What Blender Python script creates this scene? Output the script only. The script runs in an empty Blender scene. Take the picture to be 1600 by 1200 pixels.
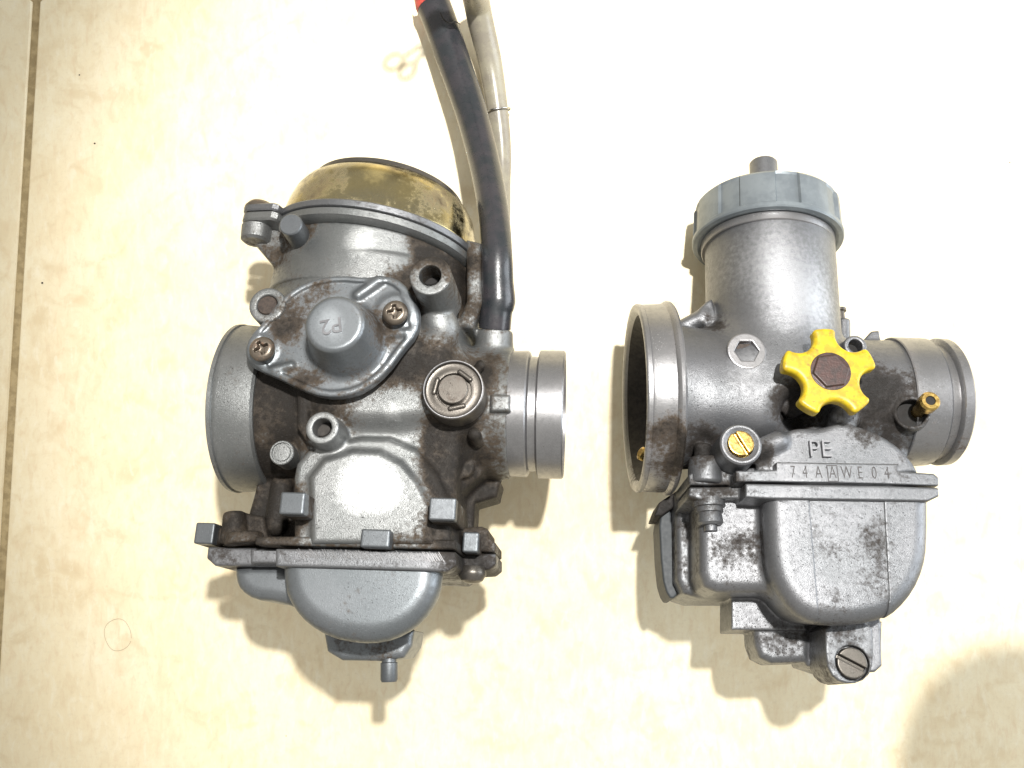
import bpy, bmesh, math, random
import numpy as np
from mathutils import Matrix, Vector
random.seed(7); np.random.seed(7)
sc = bpy.context.scene
col = sc.collection
U = 0.0002            # metres per drawing unit (a drawing unit is a fifth of a millimetre)
DC = 1400.0           # camera height above the floor in drawing units
rad = math.radians

# ------------------------------------------------------------------ camera, world, light
cd = bpy.data.cameras.new('camera'); cam = bpy.data.objects.new('camera', cd); col.objects.link(cam)
cam.location = (0, 0, DC*U); cam.rotation_euler = (0, 0, 0)
cd.sensor_width = 36; cd.lens = 36*DC/1600; cd.clip_start = 0.01; cd.clip_end = 50
sc.camera = cam
w = bpy.data.worlds.new("World"); sc.world = w; w.use_nodes = True
bg = w.node_tree.nodes['Background']
bg.inputs[0].default_value = (1.0, 0.965, 0.90, 1); bg.inputs[1].default_value = 0.66
sc.view_settings.view_transform = 'Standard'; sc.view_settings.look = 'None'
sc.view_settings.exposure = 0.0; sc.view_settings.gamma = 1
LAMP = Vector((270, 826, 2520))
ld = bpy.data.lights.new('lamp', 'SPOT'); lamp = bpy.data.objects.new('lamp', ld); col.objects.link(lamp)
lamp.location = LAMP*U
ld.energy = 19.8; ld.color = (1.0, 0.98, 0.94); ld.shadow_soft_size = 0.009
ld.spot_size = rad(52); ld.spot_blend = 0.65
tgt = Vector((300, 60, 0))*U
lamp.rotation_euler = (tgt-lamp.location).to_track_quat('-Z', 'Y').to_euler()
# cool area light added at the right for soft streaks on the metal
ad = bpy.data.lights.new('added_side_light', 'AREA'); al = bpy.data.objects.new('added_side_light', ad); col.objects.link(al)
ad.shape = 'RECTANGLE'; ad.size = 0.35; ad.size_y = 0.5; ad.energy = 3.4; ad.color = (0.86, 0.93, 1.0)
al.location = Vector((2700, 350, 720))*U
al.rotation_euler = (Vector((100, 0, 100))*U-al.location).to_track_quat('-Z', 'Y').to_euler()

# ------------------------------------------------------------------ materials
class NT:
    def __init__(s, name):
        s.m = bpy.data.materials.new(name); s.m.use_nodes = True
        s.t = s.m.node_tree; s.n = s.t.nodes; s.b = s.n['Principled BSDF']
        tc = s.n.new('ShaderNodeTexCoord')
        v = s.n.new('ShaderNodeVectorMath'); v.operation = 'SCALE'; v.inputs['Scale'].default_value = 1/U
        s.t.links.new(tc.outputs['Object'], v.inputs[0]); s.co = v.outputs[0]
    def link(s, a, b): s.t.links.new(a, b)
    def val(s, inp, x):
        if hasattr(x, 'is_linked') or isinstance(x, bpy.types.NodeSocket): s.link(x, inp)
        else: inp.default_value = x
    def noise(s, scale, detail=4, rough=0.55, dist=0.0, co=None, off=None):
        n = s.n.new('ShaderNodeTexNoise'); n.inputs['Scale'].default_value = scale
        n.inputs['Detail'].default_value = detail; n.inputs['Roughness'].default_value = rough
        n.inputs['Distortion'].default_value = dist
        s.link(co or s.co, n.inputs['Vector']); return n.outputs['Fac']
    def math(s, op, a, b=0.0, c=None, clamp=False):
        n = s.n.new('ShaderNodeMath'); n.operation = op; n.use_clamp = clamp
        s.val(n.inputs[0], a); s.val(n.inputs[1], b)
        if c is not None: s.val(n.inputs[2], c)
        return n.outputs[0]
    def mr(s, x, a, b, c=0.0, d=1.0, smooth=True):
        n = s.n.new('ShaderNodeMapRange'); n.interpolation_type = 'SMOOTHSTEP' if smooth else 'LINEAR'
        s.val(n.inputs[0], x)
        for i, q in enumerate((a, b, c, d)): s.val(n.inputs[i+1], q)
        return n.outputs[0]
    def mix(s, f, a, b, mode='MIX'):
        n = s.n.new('ShaderNodeMix'); n.data_type = 'RGBA'; n.blend_type = mode
        s.val(n.inputs[0], f)
        for i, q in ((6, a), (7, b)):
            if isinstance(q, bpy.types.NodeSocket): s.link(q, n.inputs[i])
            else: n.inputs[i].default_value = (*q, 1)
        return n.outputs[2]
    def attr(s, name):
        n = s.n.new('ShaderNodeAttribute'); n.attribute_name = name; return n.outputs['Fac']
    def scaled(s, v):
        n = s.n.new('ShaderNodeMapping'); n.inputs['Scale'].default_value = v
        s.link(s.co, n.inputs['Vector']); return n.outputs[0]
    def bump(s, h, dist, strength=1.0, prev=None):
        n = s.n.new('ShaderNodeBump'); n.inputs['Distance'].default_value = dist*U; n.inputs['Strength'].default_value = strength
        s.link(h, n.inputs['Height'])
        if prev is not None: s.link(prev, n.inputs['Normal'])
        return n.outputs[0]

def cast_metal(name, base, dirt=(0.027, 0.0185, 0.0115), rough=0.45, bias=0.0, metallic=0.74, grain=1.0, tint=None, speck=0.65, clean_highlight=1.9):
    k = NT(name)
    n1 = k.noise(0.022, 5, 0.6); n2 = k.noise(0.16, 4, 0.6); n3 = k.noise(0.7, 3, 0.6); n4 = k.noise(0.010, 2)
    g = k.math('ADD', k.attr('grime'), bias)
    g = k.math('MULTIPLY_ADD', k.math('SUBTRACT', n1, 0.5), 1.3, g)
    g = k.math('MULTIPLY_ADD', k.math('SUBTRACT', n2, 0.5), 0.8, g)
    g = k.math('MULTIPLY_ADD', k.math('SUBTRACT', n3, 0.5), 0.35, g)
    mask = k.mr(g, 0.38, 0.80)
    t2 = tint or tuple(min(1, c*f) for c, f in zip(base, (0.78, 0.80, 0.80)))
    bc = k.mix(k.mr(n4, 0.35, 0.65), base, t2)
    bc = k.mix(k.mr(n3, 0.35, 0.7, 0.0, 0.35), bc, tuple(c*1.25 for c in base))
    bc = k.mix(k.mr(n2, 0.42, 0.66, 0.0, 0.28), bc, tuple(c*0.62 for c in base))
    bc = k.mix(k.mr(k.math('MULTIPLY_ADD', n2, 0.3, k.attr('grime')), 0.22, -0.15, 0, 1), bc, tuple(c*clean_highlight for c in base))  # low values lighten clean metal; highlights are painted in this way too
    d2 = k.mix(k.mr(n2, 0.35, 0.65), dirt, (dirt[0]*1.8, dirt[1]*1.75, dirt[2]*1.6))
    c = k.mix(k.math('MULTIPLY', mask, 0.92), bc, d2)
    c = k.mix(k.mr(g, 0.74, 1.04, 0, 0.85), c, (0.010, 0.009, 0.008))
    sp = k.noise(0.42, 3, 0.7); pits = k.mr(k.math('MULTIPLY_ADD', g, 0.10, sp), speck, speck+0.07)
    c = k.mix(k.math('MULTIPLY', pits, 0.6), c, (0.035, 0.03, 0.028))
    k.link(c, k.b.inputs['Base Color'])
    k.link(k.math('MULTIPLY_ADD', mask, -metallic*0.9, metallic), k.b.inputs['Metallic'])
    r = k.math('MULTIPLY_ADD', mask, 0.22, rough)
    r = k.math('MULTIPLY_ADD', k.math('SUBTRACT', n2, 0.5), 0.3, r)
    k.link(r, k.b.inputs['Roughness']); k.link(k.math('MULTIPLY_ADD', mask, -0.30, 0.5), k.b.inputs['Specular IOR Level'])
    b1 = k.bump(k.noise(0.8, 3, 0.7), 0.65*grain, 0.6)
    b2 = k.bump(k.math('MULTIPLY', pits, -1.0), 0.7*grain, 0.6, b1)
    k.link(b2, k.b.inputs['Normal'])
    return k.m

def plain(name, c, rough=0.5, metallic=0.0, c2=None, sc_=0.05, bump=0.3, coat=0.0, bscale=0.4):
    k = NT(name)
    n = k.noise(sc_, 5, 0.6)
    cc = k.mix(k.mr(n, 0.38, 0.62), c, c2 or tuple(x*0.75 for x in c))
    k.link(cc, k.b.inputs['Base Color']); k.b.inputs['Metallic'].default_value = metallic
    k.link(k.math('MULTIPLY_ADD', k.math('SUBTRACT', k.noise(bscale*0.5, 3), 0.5), 0.25, rough), k.b.inputs['Roughness'])
    k.b.inputs['Coat Weight'].default_value = coat
    if bump: k.link(k.bump(k.noise(bscale, 3), bump, 0.6), k.b.inputs['Normal'])
    return k.m

M = {}
M['castL'] = cast_metal('dirty_cast_aluminium', (0.20, 0.204, 0.203), rough=0.38, grain=1.2)
M['castR'] = cast_metal('clean_cast_aluminium', (0.165, 0.167, 0.175), bias=-0.02, clean_highlight=2.5, rough=0.40, dirt=(0.016, 0.013, 0.0115))
M['zinc'] = cast_metal('satin_zinc_bowl', (0.17, 0.182, 0.193), rough=0.40, bias=-0.05, grain=0.5)
M['machined'] = cast_metal('machined_aluminium', (0.27, 0.265, 0.27), rough=0.34, metallic=0.8, bias=-0.10, grain=0.35, speck=0.66)
M['gold'] = cast_metal('yellow_zinc_plate', (0.42, 0.345, 0.16), rough=0.16, metallic=1.0, dirt=(0.075, 0.058, 0.035), grain=0.3, tint=(0.30, 0.275, 0.19), speck=0.68)
M['plating'] = cast_metal('rusty_zinc_screw', (0.15, 0.125, 0.10), rough=0.36, dirt=(0.12, 0.06, 0.035), grain=0.4)
M['darksteel'] = cast_metal('dark_steel', (0.12, 0.108, 0.095), rough=0.36, metallic=0.8, dirt=(0.05, 0.04, 0.035), grain=0.4)
M['lug'] = cast_metal('grey_lug_metal', (0.125, 0.133, 0.142), rough=0.45, bias=-0.12, grain=0.5)
M['cap'] = plain('grey_blue_cap', (0.185, 0.208, 0.222), 0.40, 0.4, (0.145, 0.165, 0.18), 0.03, 0.15)
M['brass'] = plain('brass', (0.60, 0.43, 0.14), 0.26, 1.0, (0.38, 0.25, 0.08), 0.15, 0.2)
M['black'] = plain('black_and_hole_shade', (0.006, 0.0055, 0.005), 0.8, 0.0, (0.012, 0.010, 0.009), 0.1)  # black parts, and discs that paint the shade inside small holes
M['hole'] = plain('dark_bore', (0.03, 0.025, 0.021), 0.6, 0.2, (0.013, 0.011, 0.009), 0.1)  # dark brown for the insides of the bores
M['rust'] = plain('brown_rusted_head', (0.062, 0.034, 0.030), 0.45, 0.35, (0.042, 0.029, 0.027), 0.09, 0.5)
M['brown'] = plain('brown_crust', (0.055, 0.04, 0.032), 0.6, 0.3, (0.03, 0.022, 0.018), 0.2, 0.5)
M['yellow'] = plain('yellow_plastic', (0.46, 0.34, 0.006), 0.42, 0.0, (0.34, 0.23, 0.008), 0.09, 0.2)
def _scuff(m):
    t = m.node_tree; b = t.nodes['Principled BSDF']; lk = b.inputs['Base Color'].links[0]; src = lk.from_socket
    tc = t.nodes.new('ShaderNodeTexCoord'); mp = t.nodes.new('ShaderNodeMapping'); mp.inputs['Scale'].default_value = (1/U,)*3
    t.links.new(tc.outputs['Object'], mp.inputs[0])
    n = t.nodes.new('ShaderNodeTexNoise'); n.inputs['Scale'].default_value = .11; n.inputs['Detail'].default_value = 6; n.inputs['Roughness'].default_value = .75
    t.links.new(mp.outputs[0], n.inputs['Vector'])
    r_ = t.nodes.new('ShaderNodeMapRange'); r_.inputs[1].default_value = .56; r_.inputs[2].default_value = .68; r_.inputs[4].default_value = .75
    t.links.new(n.outputs['Fac'], r_.inputs[0])
    x = t.nodes.new('ShaderNodeMix'); x.data_type = 'RGBA'; t.links.new(r_.outputs[0], x.inputs[0]); t.links.new(src, x.inputs[6]); x.inputs[7].default_value = (.16, .10, .02, 1)
    t.links.new(x.outputs[2], b.inputs['Base Color'])
_scuff(M['yellow'])
M['rubber'] = plain('black_rubber', (0.016, 0.019, 0.022), 0.30, 0.0, (0.028, 0.026, 0.030), 0.03, 0.25, 0.15)
M['red'] = plain('red_inner_rubber', (0.52, 0.07, 0.05), 0.5, 0.0, (0.3, 0.04, 0.035), 0.15, 0.6)
M['clearhose'] = plain('aged_grey_tube', (0.25, 0.23, 0.175), 0.3, 0.0, (0.20, 0.18, 0.145), 0.03, 0.15)
M['wire'] = plain('spring_wire', (0.45, 0.44, 0.42), 0.25, 1.0)
M['letter'] = plain('stamped_letter_grime', (0.05, 0.045, 0.045), 0.6, 0.2)
M['letterlight'] = plain('raised_letter', (0.20, 0.20, 0.21), 0.45, 0.7)
M['letterbowl'] = plain('raised_letter_worn', (0.25, 0.26, 0.26), 0.45, 0.74, (0.22, 0.23, 0.23))
M['darkplastic'] = plain('dark_grey_plastic', (0.028, 0.033, 0.037), 0.6, 0.0, (0.035, 0.04, 0.045))
M['shadow_blocker'] = plain('blocker_blue', (0.10, 0.13, 0.2), 0.9)
M['hair'] = plain('fine_hair', (0.42, 0.34, 0.22), 0.6)

def tile_mat():
    k = NT('cream_marbled_tile')
    oi = k.n.new('ShaderNodeObjectInfo')
    big = k.noise(0.0045, 4, 0.55, 1.2); mid = k.noise(0.02, 5, 0.62, 0.8)
    v = k.n.new('ShaderNodeMapping'); v.inputs['Scale'].default_value = (0.085, 0.03, 1); v.inputs['Rotation'].default_value = (0, 0, rad(-14))
    k.link(k.co, v.inputs['Vector']); streak = k.noise(1.0, 5, 0.68, 0.5, v.outputs[0])
    fine = k.noise(0.14, 4, 0.7)
    c = k.mix(k.mr(big, 0.38, 0.62), (0.78, 0.70, 0.50), (0.76, 0.66, 0.45))
    c = k.mix(k.mr(mid, 0.46, 0.72, 0, 0.55), c, (0.67, 0.55, 0.35))
    c = k.mix(k.mr(streak, 0.50, 0.70, 0, 0.6), c, (0.69, 0.55, 0.36))
    vn = k.noise(0.005, 3, 0.5, 1.2)
    vein = k.mr(k.math('ABSOLUTE', k.math('SUBTRACT', vn, 0.5)), 0.05, 0.0, 0, 0.28)
    c = k.mix(k.math('MULTIPLY', vein, k.mr(mid, 0.4, 0.6)), c, (0.58, 0.44, 0.25))
    c = k.mix(k.mr(streak, 0.50, 0.30, 0, 0.5), c, (0.82, 0.76, 0.60))
    c = k.mix(k.mr(fine, 0.48, 0.75, 0, 0.30), c, (0.58, 0.49, 0.33))
    k.link(c, k.b.inputs['Base Color'])
    k.link(k.math('MULTIPLY_ADD', fine, 0.18, 0.36), k.b.inputs['Roughness'])
    k.link(k.bump(k.math('MULTIPLY_ADD', fine, 0.4, mid), 1.1, 0.35), k.b.inputs['Normal'])
    return k.m
M['tile'] = tile_mat()
M['grout'] = plain('brown_grout', (0.42, 0.33, 0.18), 0.85, 0, (0.30, 0.23, 0.12), 0.08, 1.0, 0, 0.3)

# ------------------------------------------------------------------ solid modelling on a distance grid
def v3(p): return np.array(p, dtype=np.float64)
def length(*a):
    s = 0
    for x in a: s = s+x*x
    return np.sqrt(s)
def chaikin(p, n=2):
    p = np.asarray(p, float)
    for _ in range(n):
        q = np.roll(p, -1, 0)
        p = np.stack([p*0.75+q*0.25, p*0.25+q*0.75], 1).reshape(-1, 2)
    return p
class Cyl:
    def __init__(s, p0, p1, r0, r1=None, rd=1.5):
        s.p0, s.p1 = v3(p0), v3(p1); s.r0, s.r1, s.rd = r0, (r0 if r1 is None else r1), rd
        R = max(s.r0, s.r1); s.lo = np.minimum(s.p0, s.p1)-R; s.hi = np.maximum(s.p0, s.p1)+R
    def __call__(s, x, y, z):
        a = s.p1-s.p0; L = np.linalg.norm(a); a = a/L
        dx, dy, dz = x-s.p0[0], y-s.p0[1], z-s.p0[2]
        t = dx*a[0]+dy*a[1]+dz*a[2]
        q = np.sqrt(np.maximum(dx*dx+dy*dy+dz*dz-t*t, 0))
        rr = s.r0+(s.r1-s.r0)*np.clip(t/L, 0, 1)
        e = q-(rr-s.rd); f = np.abs(t-L/2)-(L/2-s.rd)
        return np.minimum(np.maximum(e, f), 0)+length(np.maximum(e, 0), np.maximum(f, 0))-s.rd
class Cap:
    def __init__(s, p0, p1, r):
        s.p0, s.p1, s.r = v3(p0), v3(p1), r; s.lo = np.minimum(s.p0, s.p1)-r; s.hi = np.maximum(s.p0, s.p1)+r
    def __call__(s, x, y, z):
        a = s.p1-s.p0; L2 = max(float(a@a), 1e-6)
        dx, dy, dz = x-s.p0[0], y-s.p0[1], z-s.p0[2]
        t = np.clip((dx*a[0]+dy*a[1]+dz*a[2])/L2, 0, 1)
        return length(dx-t*a[0], dy-t*a[1], dz-t*a[2])-s.r
class Ell:
    def __init__(s, c, r):
        s.c, s.r = v3(c), v3(r); s.lo = s.c-s.r; s.hi = s.c+s.r
    def __call__(s, x, y, z):
        q = length((x-s.c[0])/s.r[0], (y-s.c[1])/s.r[1], (z-s.c[2])/s.r[2])
        return (q-1)*float(s.r.min())
class Prism:
    """outline in x,y, from z0 to z1, rounded by rd; draft widens it towards z0"""
    def __init__(s, poly, z0, z1, rd=3, draft=0.0, smooth=0):
        s.p = chaikin(poly, smooth) if smooth else np.asarray(poly, float)[:, :2]
        s.z0, s.z1, s.rd, s.dr = z0, z1, rd, draft
        g = max(0, draft*(z1-z0))
        s.lo = np.array([*(s.p.min(0)-g), z0]); s.hi = np.array([*(s.p.max(0)+g), z1])
    def __call__(s, x, y, z):
        X, Y = np.broadcast_arrays(x[..., 0], y[..., 0])
        d = np.full(X.shape, 1e18); ins = np.zeros(X.shape, bool)
        n = len(s.p)
        for i in range(n):
            a, b = s.p[i], s.p[(i+1) % n]; e = b-a; wx, wy = X-a[0], Y-a[1]
            t = np.clip((wx*e[0]+wy*e[1])/max(float(e@e), 1e-9), 0, 1)
            d = np.minimum(d, (wx-t*e[0])**2+(wy-t*e[1])**2)
            c = (a[1] > Y) != (b[1] > Y)
            if e[1] != 0: ins ^= c & (X < e[0]*(Y-a[1])/e[1]+a[0])
        d2 = np.sqrt(d)*np.where(ins, -1, 1)
        e = d2[..., None]+s.rd+(s.dr*(z-s.z1) if s.dr else 0)
        f = np.abs(z-(s.z0+s.z1)/2)-((s.z1-s.z0)/2-s.rd)
        return np.minimum(np.maximum(e, f), 0)+length(np.maximum(e, 0), np.maximum(f, 0))-s.rd
class Box:
    def __init__(s, c, h, rz=0.0, rd=2):
        s.c, s.h, s.rz, s.rd = v3(c), v3(h), rz, rd
        m = float(np.linalg.norm(s.h[:2])); s.lo = s.c-[m, m, s.h[2]]; s.hi = s.c+[m, m, s.h[2]]
    def __call__(s, x, y, z):
        dx, dy, dz = x-s.c[0], y-s.c[1], z-s.c[2]; c_, s_ = math.cos(s.rz), math.sin(s.rz)
        u, v = dx*c_+dy*s_, -dx*s_+dy*c_
        a, b, c = np.abs(u)-s.h[0]+s.rd, np.abs(v)-s.h[1]+s.rd, np.abs(dz)-s.h[2]+s.rd
        return np.minimum(np.maximum(np.maximum(a, b), c), 0)+length(np.maximum(a, 0), np.maximum(b, 0), np.maximum(c, 0))-s.rd
class Solid:
    def __init__(s, vox): s.v = vox; s.ops = []
    def add(s, *prims, k=0.0):
        for p in prims: s.ops.append((p, k, 1))
        return s
    def cut(s, *prims, k=0.0):
        for p in prims: s.ops.append((p, k, -1))
        return s
    def mesh(s):
        adds = [p for p, k, m in s.ops if m > 0]
        pad = 3*s.v
        lo = np.min([p.lo for p in adds], 0)-pad; hi = np.max([p.hi for p in adds], 0)+pad
        ax = [np.arange(lo[i], hi[i]+s.v, s.v) for i in range(3)]
        D = np.full([len(a) for a in ax], 1e3, np.float32)
        for p, k, m in s.ops:
            pd = k+4*s.v; sl = []
            for i in range(3):
                a = max(0, int((p.lo[i]-pd-lo[i])/s.v)); b = min(len(ax[i]), int((p.hi[i]+pd-lo[i])/s.v)+2)
                sl.append(slice(a, max(a, b)))
            if any(q.stop <= q.start for q in sl): continue
            x = ax[0][sl[0]][:, None, None]; y = ax[1][sl[1]][None, :, None]; z = ax[2][sl[2]][None, None, :]
            d = p(x, y, z).astype(np.float32); sl = tuple(sl); o = D[sl]
            if m < 0: d = -d
            if k > 0:
                h = np.maximum(k-np.abs(o-d), 0)/k
                D[sl] = (np.minimum(o, d)-h*h*k*0.25) if m > 0 else (np.maximum(o, d)+h*h*k*0.25)
            else: D[sl] = np.minimum(o, d) if m > 0 else np.maximum(o, d)
        S = D < 0
        cnt = np.zeros([n-1 for n in D.shape], np.uint8)
        offs = [(i, j, k) for i in (0, 1) for j in (0, 1) for k in (0, 1)]
        nx, ny, nz = D.shape
        for i, j, k in offs: cnt += S[i:nx-1+i, j:ny-1+j, k:nz-1+k]
        idx = np.argwhere((cnt > 0) & (cnt < 8))
        val = np.stack([D[idx[:, 0]+i, idx[:, 1]+j, idx[:, 2]+k] for i, j, k in offs], 1)
        acc = np.zeros((len(idx), 3)); num = np.zeros(len(idx))
        O = np.array(offs, float)
        for a in range(8):
            for b in range(a+1, 8):
                if np.abs(O[a]-O[b]).sum() != 1: continue
                cr = (val[:, a] < 0) != (val[:, b] < 0)
                t = np.where(cr, val[:, a]/np.where(cr, val[:, a]-val[:, b], 1), 0)
                acc += np.where(cr[:, None], O[a]+t[:, None]*(O[b]-O[a]), 0); num += cr
        V = (idx+acc/num[:, None])*s.v+lo
        lut = np.full(cnt.shape, -1, np.int32); lut[tuple(idx.T)] = np.arange(len(idx))
        F = []
        for axn in range(3):
            o1, o2 = [(1, 2), (2, 0), (0, 1)][axn]
            sl0 = [slice(1, -1)]*3; sl1 = [slice(1, -1)]*3; sl0[axn] = slice(0, -1); sl1[axn] = slice(1, None)
            A, B = S[tuple(sl0)], S[tuple(sl1)]
            e = np.argwhere(A != B); base = e.copy()
            for q in range(3):
                if q != axn: base[:, q] += 1
            q = []
            for d1, d2 in ((-1, -1), (0, -1), (0, 0), (-1, 0)):
                c = base.copy(); c[:, o1] += d1; c[:, o2] += d2; q.append(lut[tuple(c.T)])
            q = np.stack(q, 1); fl = ~A[tuple(e.T)]
            q[fl] = q[fl][:, ::-1]; F.append(q)
        return V, np.concatenate(F)

def lathe(profile, origin, axis, n=96, ref=(0, 0, 1), rfun=None):
    """profile: (t, r) pairs; returns verts, faces"""
    a = v3(axis); a /= np.linalg.norm(a); r_ = v3(ref)
    if abs(r_@a)/np.linalg.norm(r_) > .95: r_ = v3((1, 0, 0))
    u = r_-(r_@a)*a; u /= np.linalg.norm(u); w_ = np.cross(a, u)
    V, F, rings = [], [], []
    for t, r in profile:
        c = v3(origin)+a*t
        if r <= 1e-6: rings.append([len(V)]); V.append(c); continue
        rg = []
        for i in range(n):
            th = 2*math.pi*i/n; rr = rfun(t, r, th) if rfun else r
            rg.append(len(V)); V.append(c+rr*(math.cos(th)*u+math.sin(th)*w_))
        rings.append(rg)
    for A, B in zip(rings, rings[1:]):
        for i in range(n):
            j = (i+1) % n
            if len(A) == 1 and len(B) > 1: F.append((A[0], B[j], B[i]))
            elif len(B) == 1 and len(A) > 1: F.append((A[i], A[j], B[0]))
            elif len(A) > 1: F.append((A[i], A[j], B[j], B[i]))
    return np.array(V), F

def tube(path, radii, n=32, jag=0.0, sub=8, closed_ends=True):
    P = [v3(p) for p in path]; R = list(radii)
    pts, rs = [], []
    for i in range(len(P)-1):
        p0, p1, p2, p3 = P[max(i-1, 0)], P[i], P[i+1], P[min(i+2, len(P)-1)]
        for k in range(sub):
            t = k/sub
            pts.append(0.5*((2*p1)+(p2-p0)*t+(2*p0-5*p1+4*p2-p3)*t*t+(3*p1-p0-3*p2+p3)*t**3)); rs.append(R[i]*(1-t)+R[i+1]*t)
    pts.append(P[-1]); rs.append(R[-1])
    V, F = [], []; up = np.array([0, 0, 1.0]); prev = None
    for i, p in enumerate(pts):
        d = pts[min(i+1, len(pts)-1)]-pts[max(i-1, 0)]; d /= np.linalg.norm(d)
        if prev is None:
            u = up-(up@d)*d
            if np.linalg.norm(u) < 0.1: u = np.array([1.0, 0, 0])-d[0]*d
        else: u = prev-(prev@d)*d
        u /= np.linalg.norm(u); prev = u; w_ = np.cross(d, u)
        for k in range(n):
            th = 2*math.pi*k/n
            j = jag*random.uniform(-1, 1) if (jag and i == len(pts)-1) else 0
            V.append(p+rs[i]*(math.cos(th)*u+math.sin(th)*w_)+d*j)
    for i in range(len(pts)-1):
        for k in range(n):
            a, b = i*n+k, i*n+(k+1) % n; F.append((a, b, b+n, a+n))
    if closed_ends:
        F.append(tuple(reversed(range(n)))); m = (len(pts)-1)*n; F.append(tuple(range(m, m+n)))
    return np.array(V), F

def plate(poly, z0, z1, ch=2.0):
    """flat prism with a chamfered rim"""
    p = np.asarray(poly, float)[:, :2]
    area = 0.5*np.sum(p[:, 0]*np.roll(p[:, 1], -1)-np.roll(p[:, 0], -1)*p[:, 1])
    if area < 0: p = p[::-1]
    n = len(p); e = np.roll(p, -1, 0)-p; e /= np.linalg.norm(e, axis=1)[:, None]; nr = np.stack([e[:, 1], -e[:, 0]], 1)
    b = nr+np.roll(nr, 1, 0); b /= np.maximum((b*b).sum(1)/2, 0.3)[:, None]
    ins = p-b*ch
    V = np.concatenate([np.c_[ins, np.full(n, z0)], np.c_[p, np.full(n, z0+ch)], np.c_[p, np.full(n, z1-ch)], np.c_[ins, np.full(n, z1)]])
    F = [tuple(reversed(range(n)))]+[(r*n+i, r*n+(i+1) % n, (r+1)*n+(i+1) % n, (r+1)*n+i) for r in range(3) for i in range(n)]+[tuple(range(3*n, 4*n))]
    return V, F

def join(*vf):
    V, F, o = [], [], 0
    for v, f in vf:
        V.append(np.asarray(v)); F += [tuple(int(i)+o for i in q) for q in f]; o += len(v)
    return np.concatenate(V), F

def make(name, vf, mat, parent=None, grime=None, sharp=33, dense=None):
    V, F = vf; V = np.asarray(V, float)
    me = bpy.data.meshes.new(name)
    if isinstance(F, np.ndarray):
        me.vertices.add(len(V)); me.vertices.foreach_set('co', (V*U).astype(np.float32).ravel())
        me.loops.add(F.size); me.loops.foreach_set('vertex_index', F.astype(np.int32).ravel())
        me.polygons.add(len(F)); me.polygons.foreach_set('loop_start', np.arange(0, F.size, 4, dtype=np.int32))
        me.update(calc_edges=True)
        me.polygons.foreach_set('use_smooth', np.ones(len(F), bool))
    else:
        me.from_pydata((V*U).tolist(), [], F)
        me.polygons.foreach_set('use_smooth', np.ones(len(F), bool))
        bm = bmesh.new(); bm.from_mesh(me); bmesh.ops.recalc_face_normals(bm, faces=bm.faces)
        for e in bm.edges:
            if len(e.link_faces) == 2 and e.calc_face_angle(0) > rad(sharp): e.smooth = False
        bm.to_mesh(me); bm.free()
    if grime is not None:
        a = me.attributes.new('grime', 'FLOAT', 'POINT')
        g = grime(V) if callable(grime) else np.full(len(V), grime)
        a.data.foreach_set('value', g.astype(np.float32))
    me.materials.append(mat)
    o = bpy.data.objects.new(name, me); col.objects.link(o)
    if parent is not None: o.parent = parent
    return o

def text(name, s, size, centre, ang, mat, parent, extrude=1.0, weight=0.0, flat=1.0, grime=None):
    cu = bpy.data.curves.new('t', 'FONT'); cu.body = s; cu.size = size; cu.align_x = 'CENTER'; cu.align_y = 'CENTER'
    cu.extrude = extrude; cu.offset = weight; cu.resolution_u = 4
    o = bpy.data.objects.new('t', cu); col.objects.link(o)
    dg = bpy.context.evaluated_depsgraph_get(); dg.update()
    me = bpy.data.meshes.new_from_object(o.evaluated_get(dg)); bpy.data.objects.remove(o); bpy.data.curves.remove(cu)
    me.name = name
    mt = Matrix.Translation(Vector(centre)*U) @ Matrix.Rotation(ang, 4, 'Z') @ Matrix.Diagonal((U*flat, U, U, 1))
    me.transform(mt); me.materials.clear(); me.materials.append(mat)
    if grime is not None:
        a = me.attributes.new('grime', 'FLOAT', 'POINT'); a.data.foreach_set('value', np.full(len(me.vertices), grime, np.float32))
    ob = bpy.data.objects.new(name, me); col.objects.link(ob); ob.parent = parent
    return ob

class Frame:
    """a thing's own axes: origin at its centre, x along the bore, y towards the cap, z up from the floor side"""
    def __init__(s, O, pitch, yaw, roll=0.0):
        s.O = v3(O)
        s.M = Matrix.Rotation(rad(yaw), 3, 'Z') @ Matrix.Rotation(rad(-pitch), 3, 'X') @ Matrix.Rotation(rad(-roll), 3, 'Y')
        s.R = np.array(s.M)
    def L(s, px, py, h=0.0):
        C = s.R.T@(v3((0, 0, DC))-s.O); d = s.R.T@v3(((px-800)/DC, (600-py)/DC, -1.0))
        t = (h-C[2])/d[2]; return C+t*d
    def f(s, h): return (DC-s.O[2]-h)/DC            # size of one unit of the photograph at height h
    def s(s, p): return (DC-(s.O+s.R@v3(p))[2])/DC
    def P(s, pts, h): return np.array([s.L(x, y, h)[:2] for x, y in pts])
    def empty(s, name):
        o = bpy.data.objects.new(name, None); o.empty_display_size = 0.01; col.objects.link(o)
        o.matrix_world = Matrix.Translation(Vector(s.O)*U) @ s.M.to_4x4(); return o
    def grime(s, blobs, base):
        B = [(*s.L(x, y, h)[:2], r*s.f(h), k) for x, y, h, r, k in blobs]
        def g(V):
            v = np.full(len(V), base)
            for x, y, r, k in B:
                v = v+k*np.exp(-((V[:, 0]-x)**2+(V[:, 1]-y)**2)/(r*r))
            return np.clip(v, -0.3, 1.0)
        return g

def at(px, py, z):
    k = (1-z/DC); return v3(((px-800)*k, (600-py)*k, z))
Z = v3((0, 0, 1.0))

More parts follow.
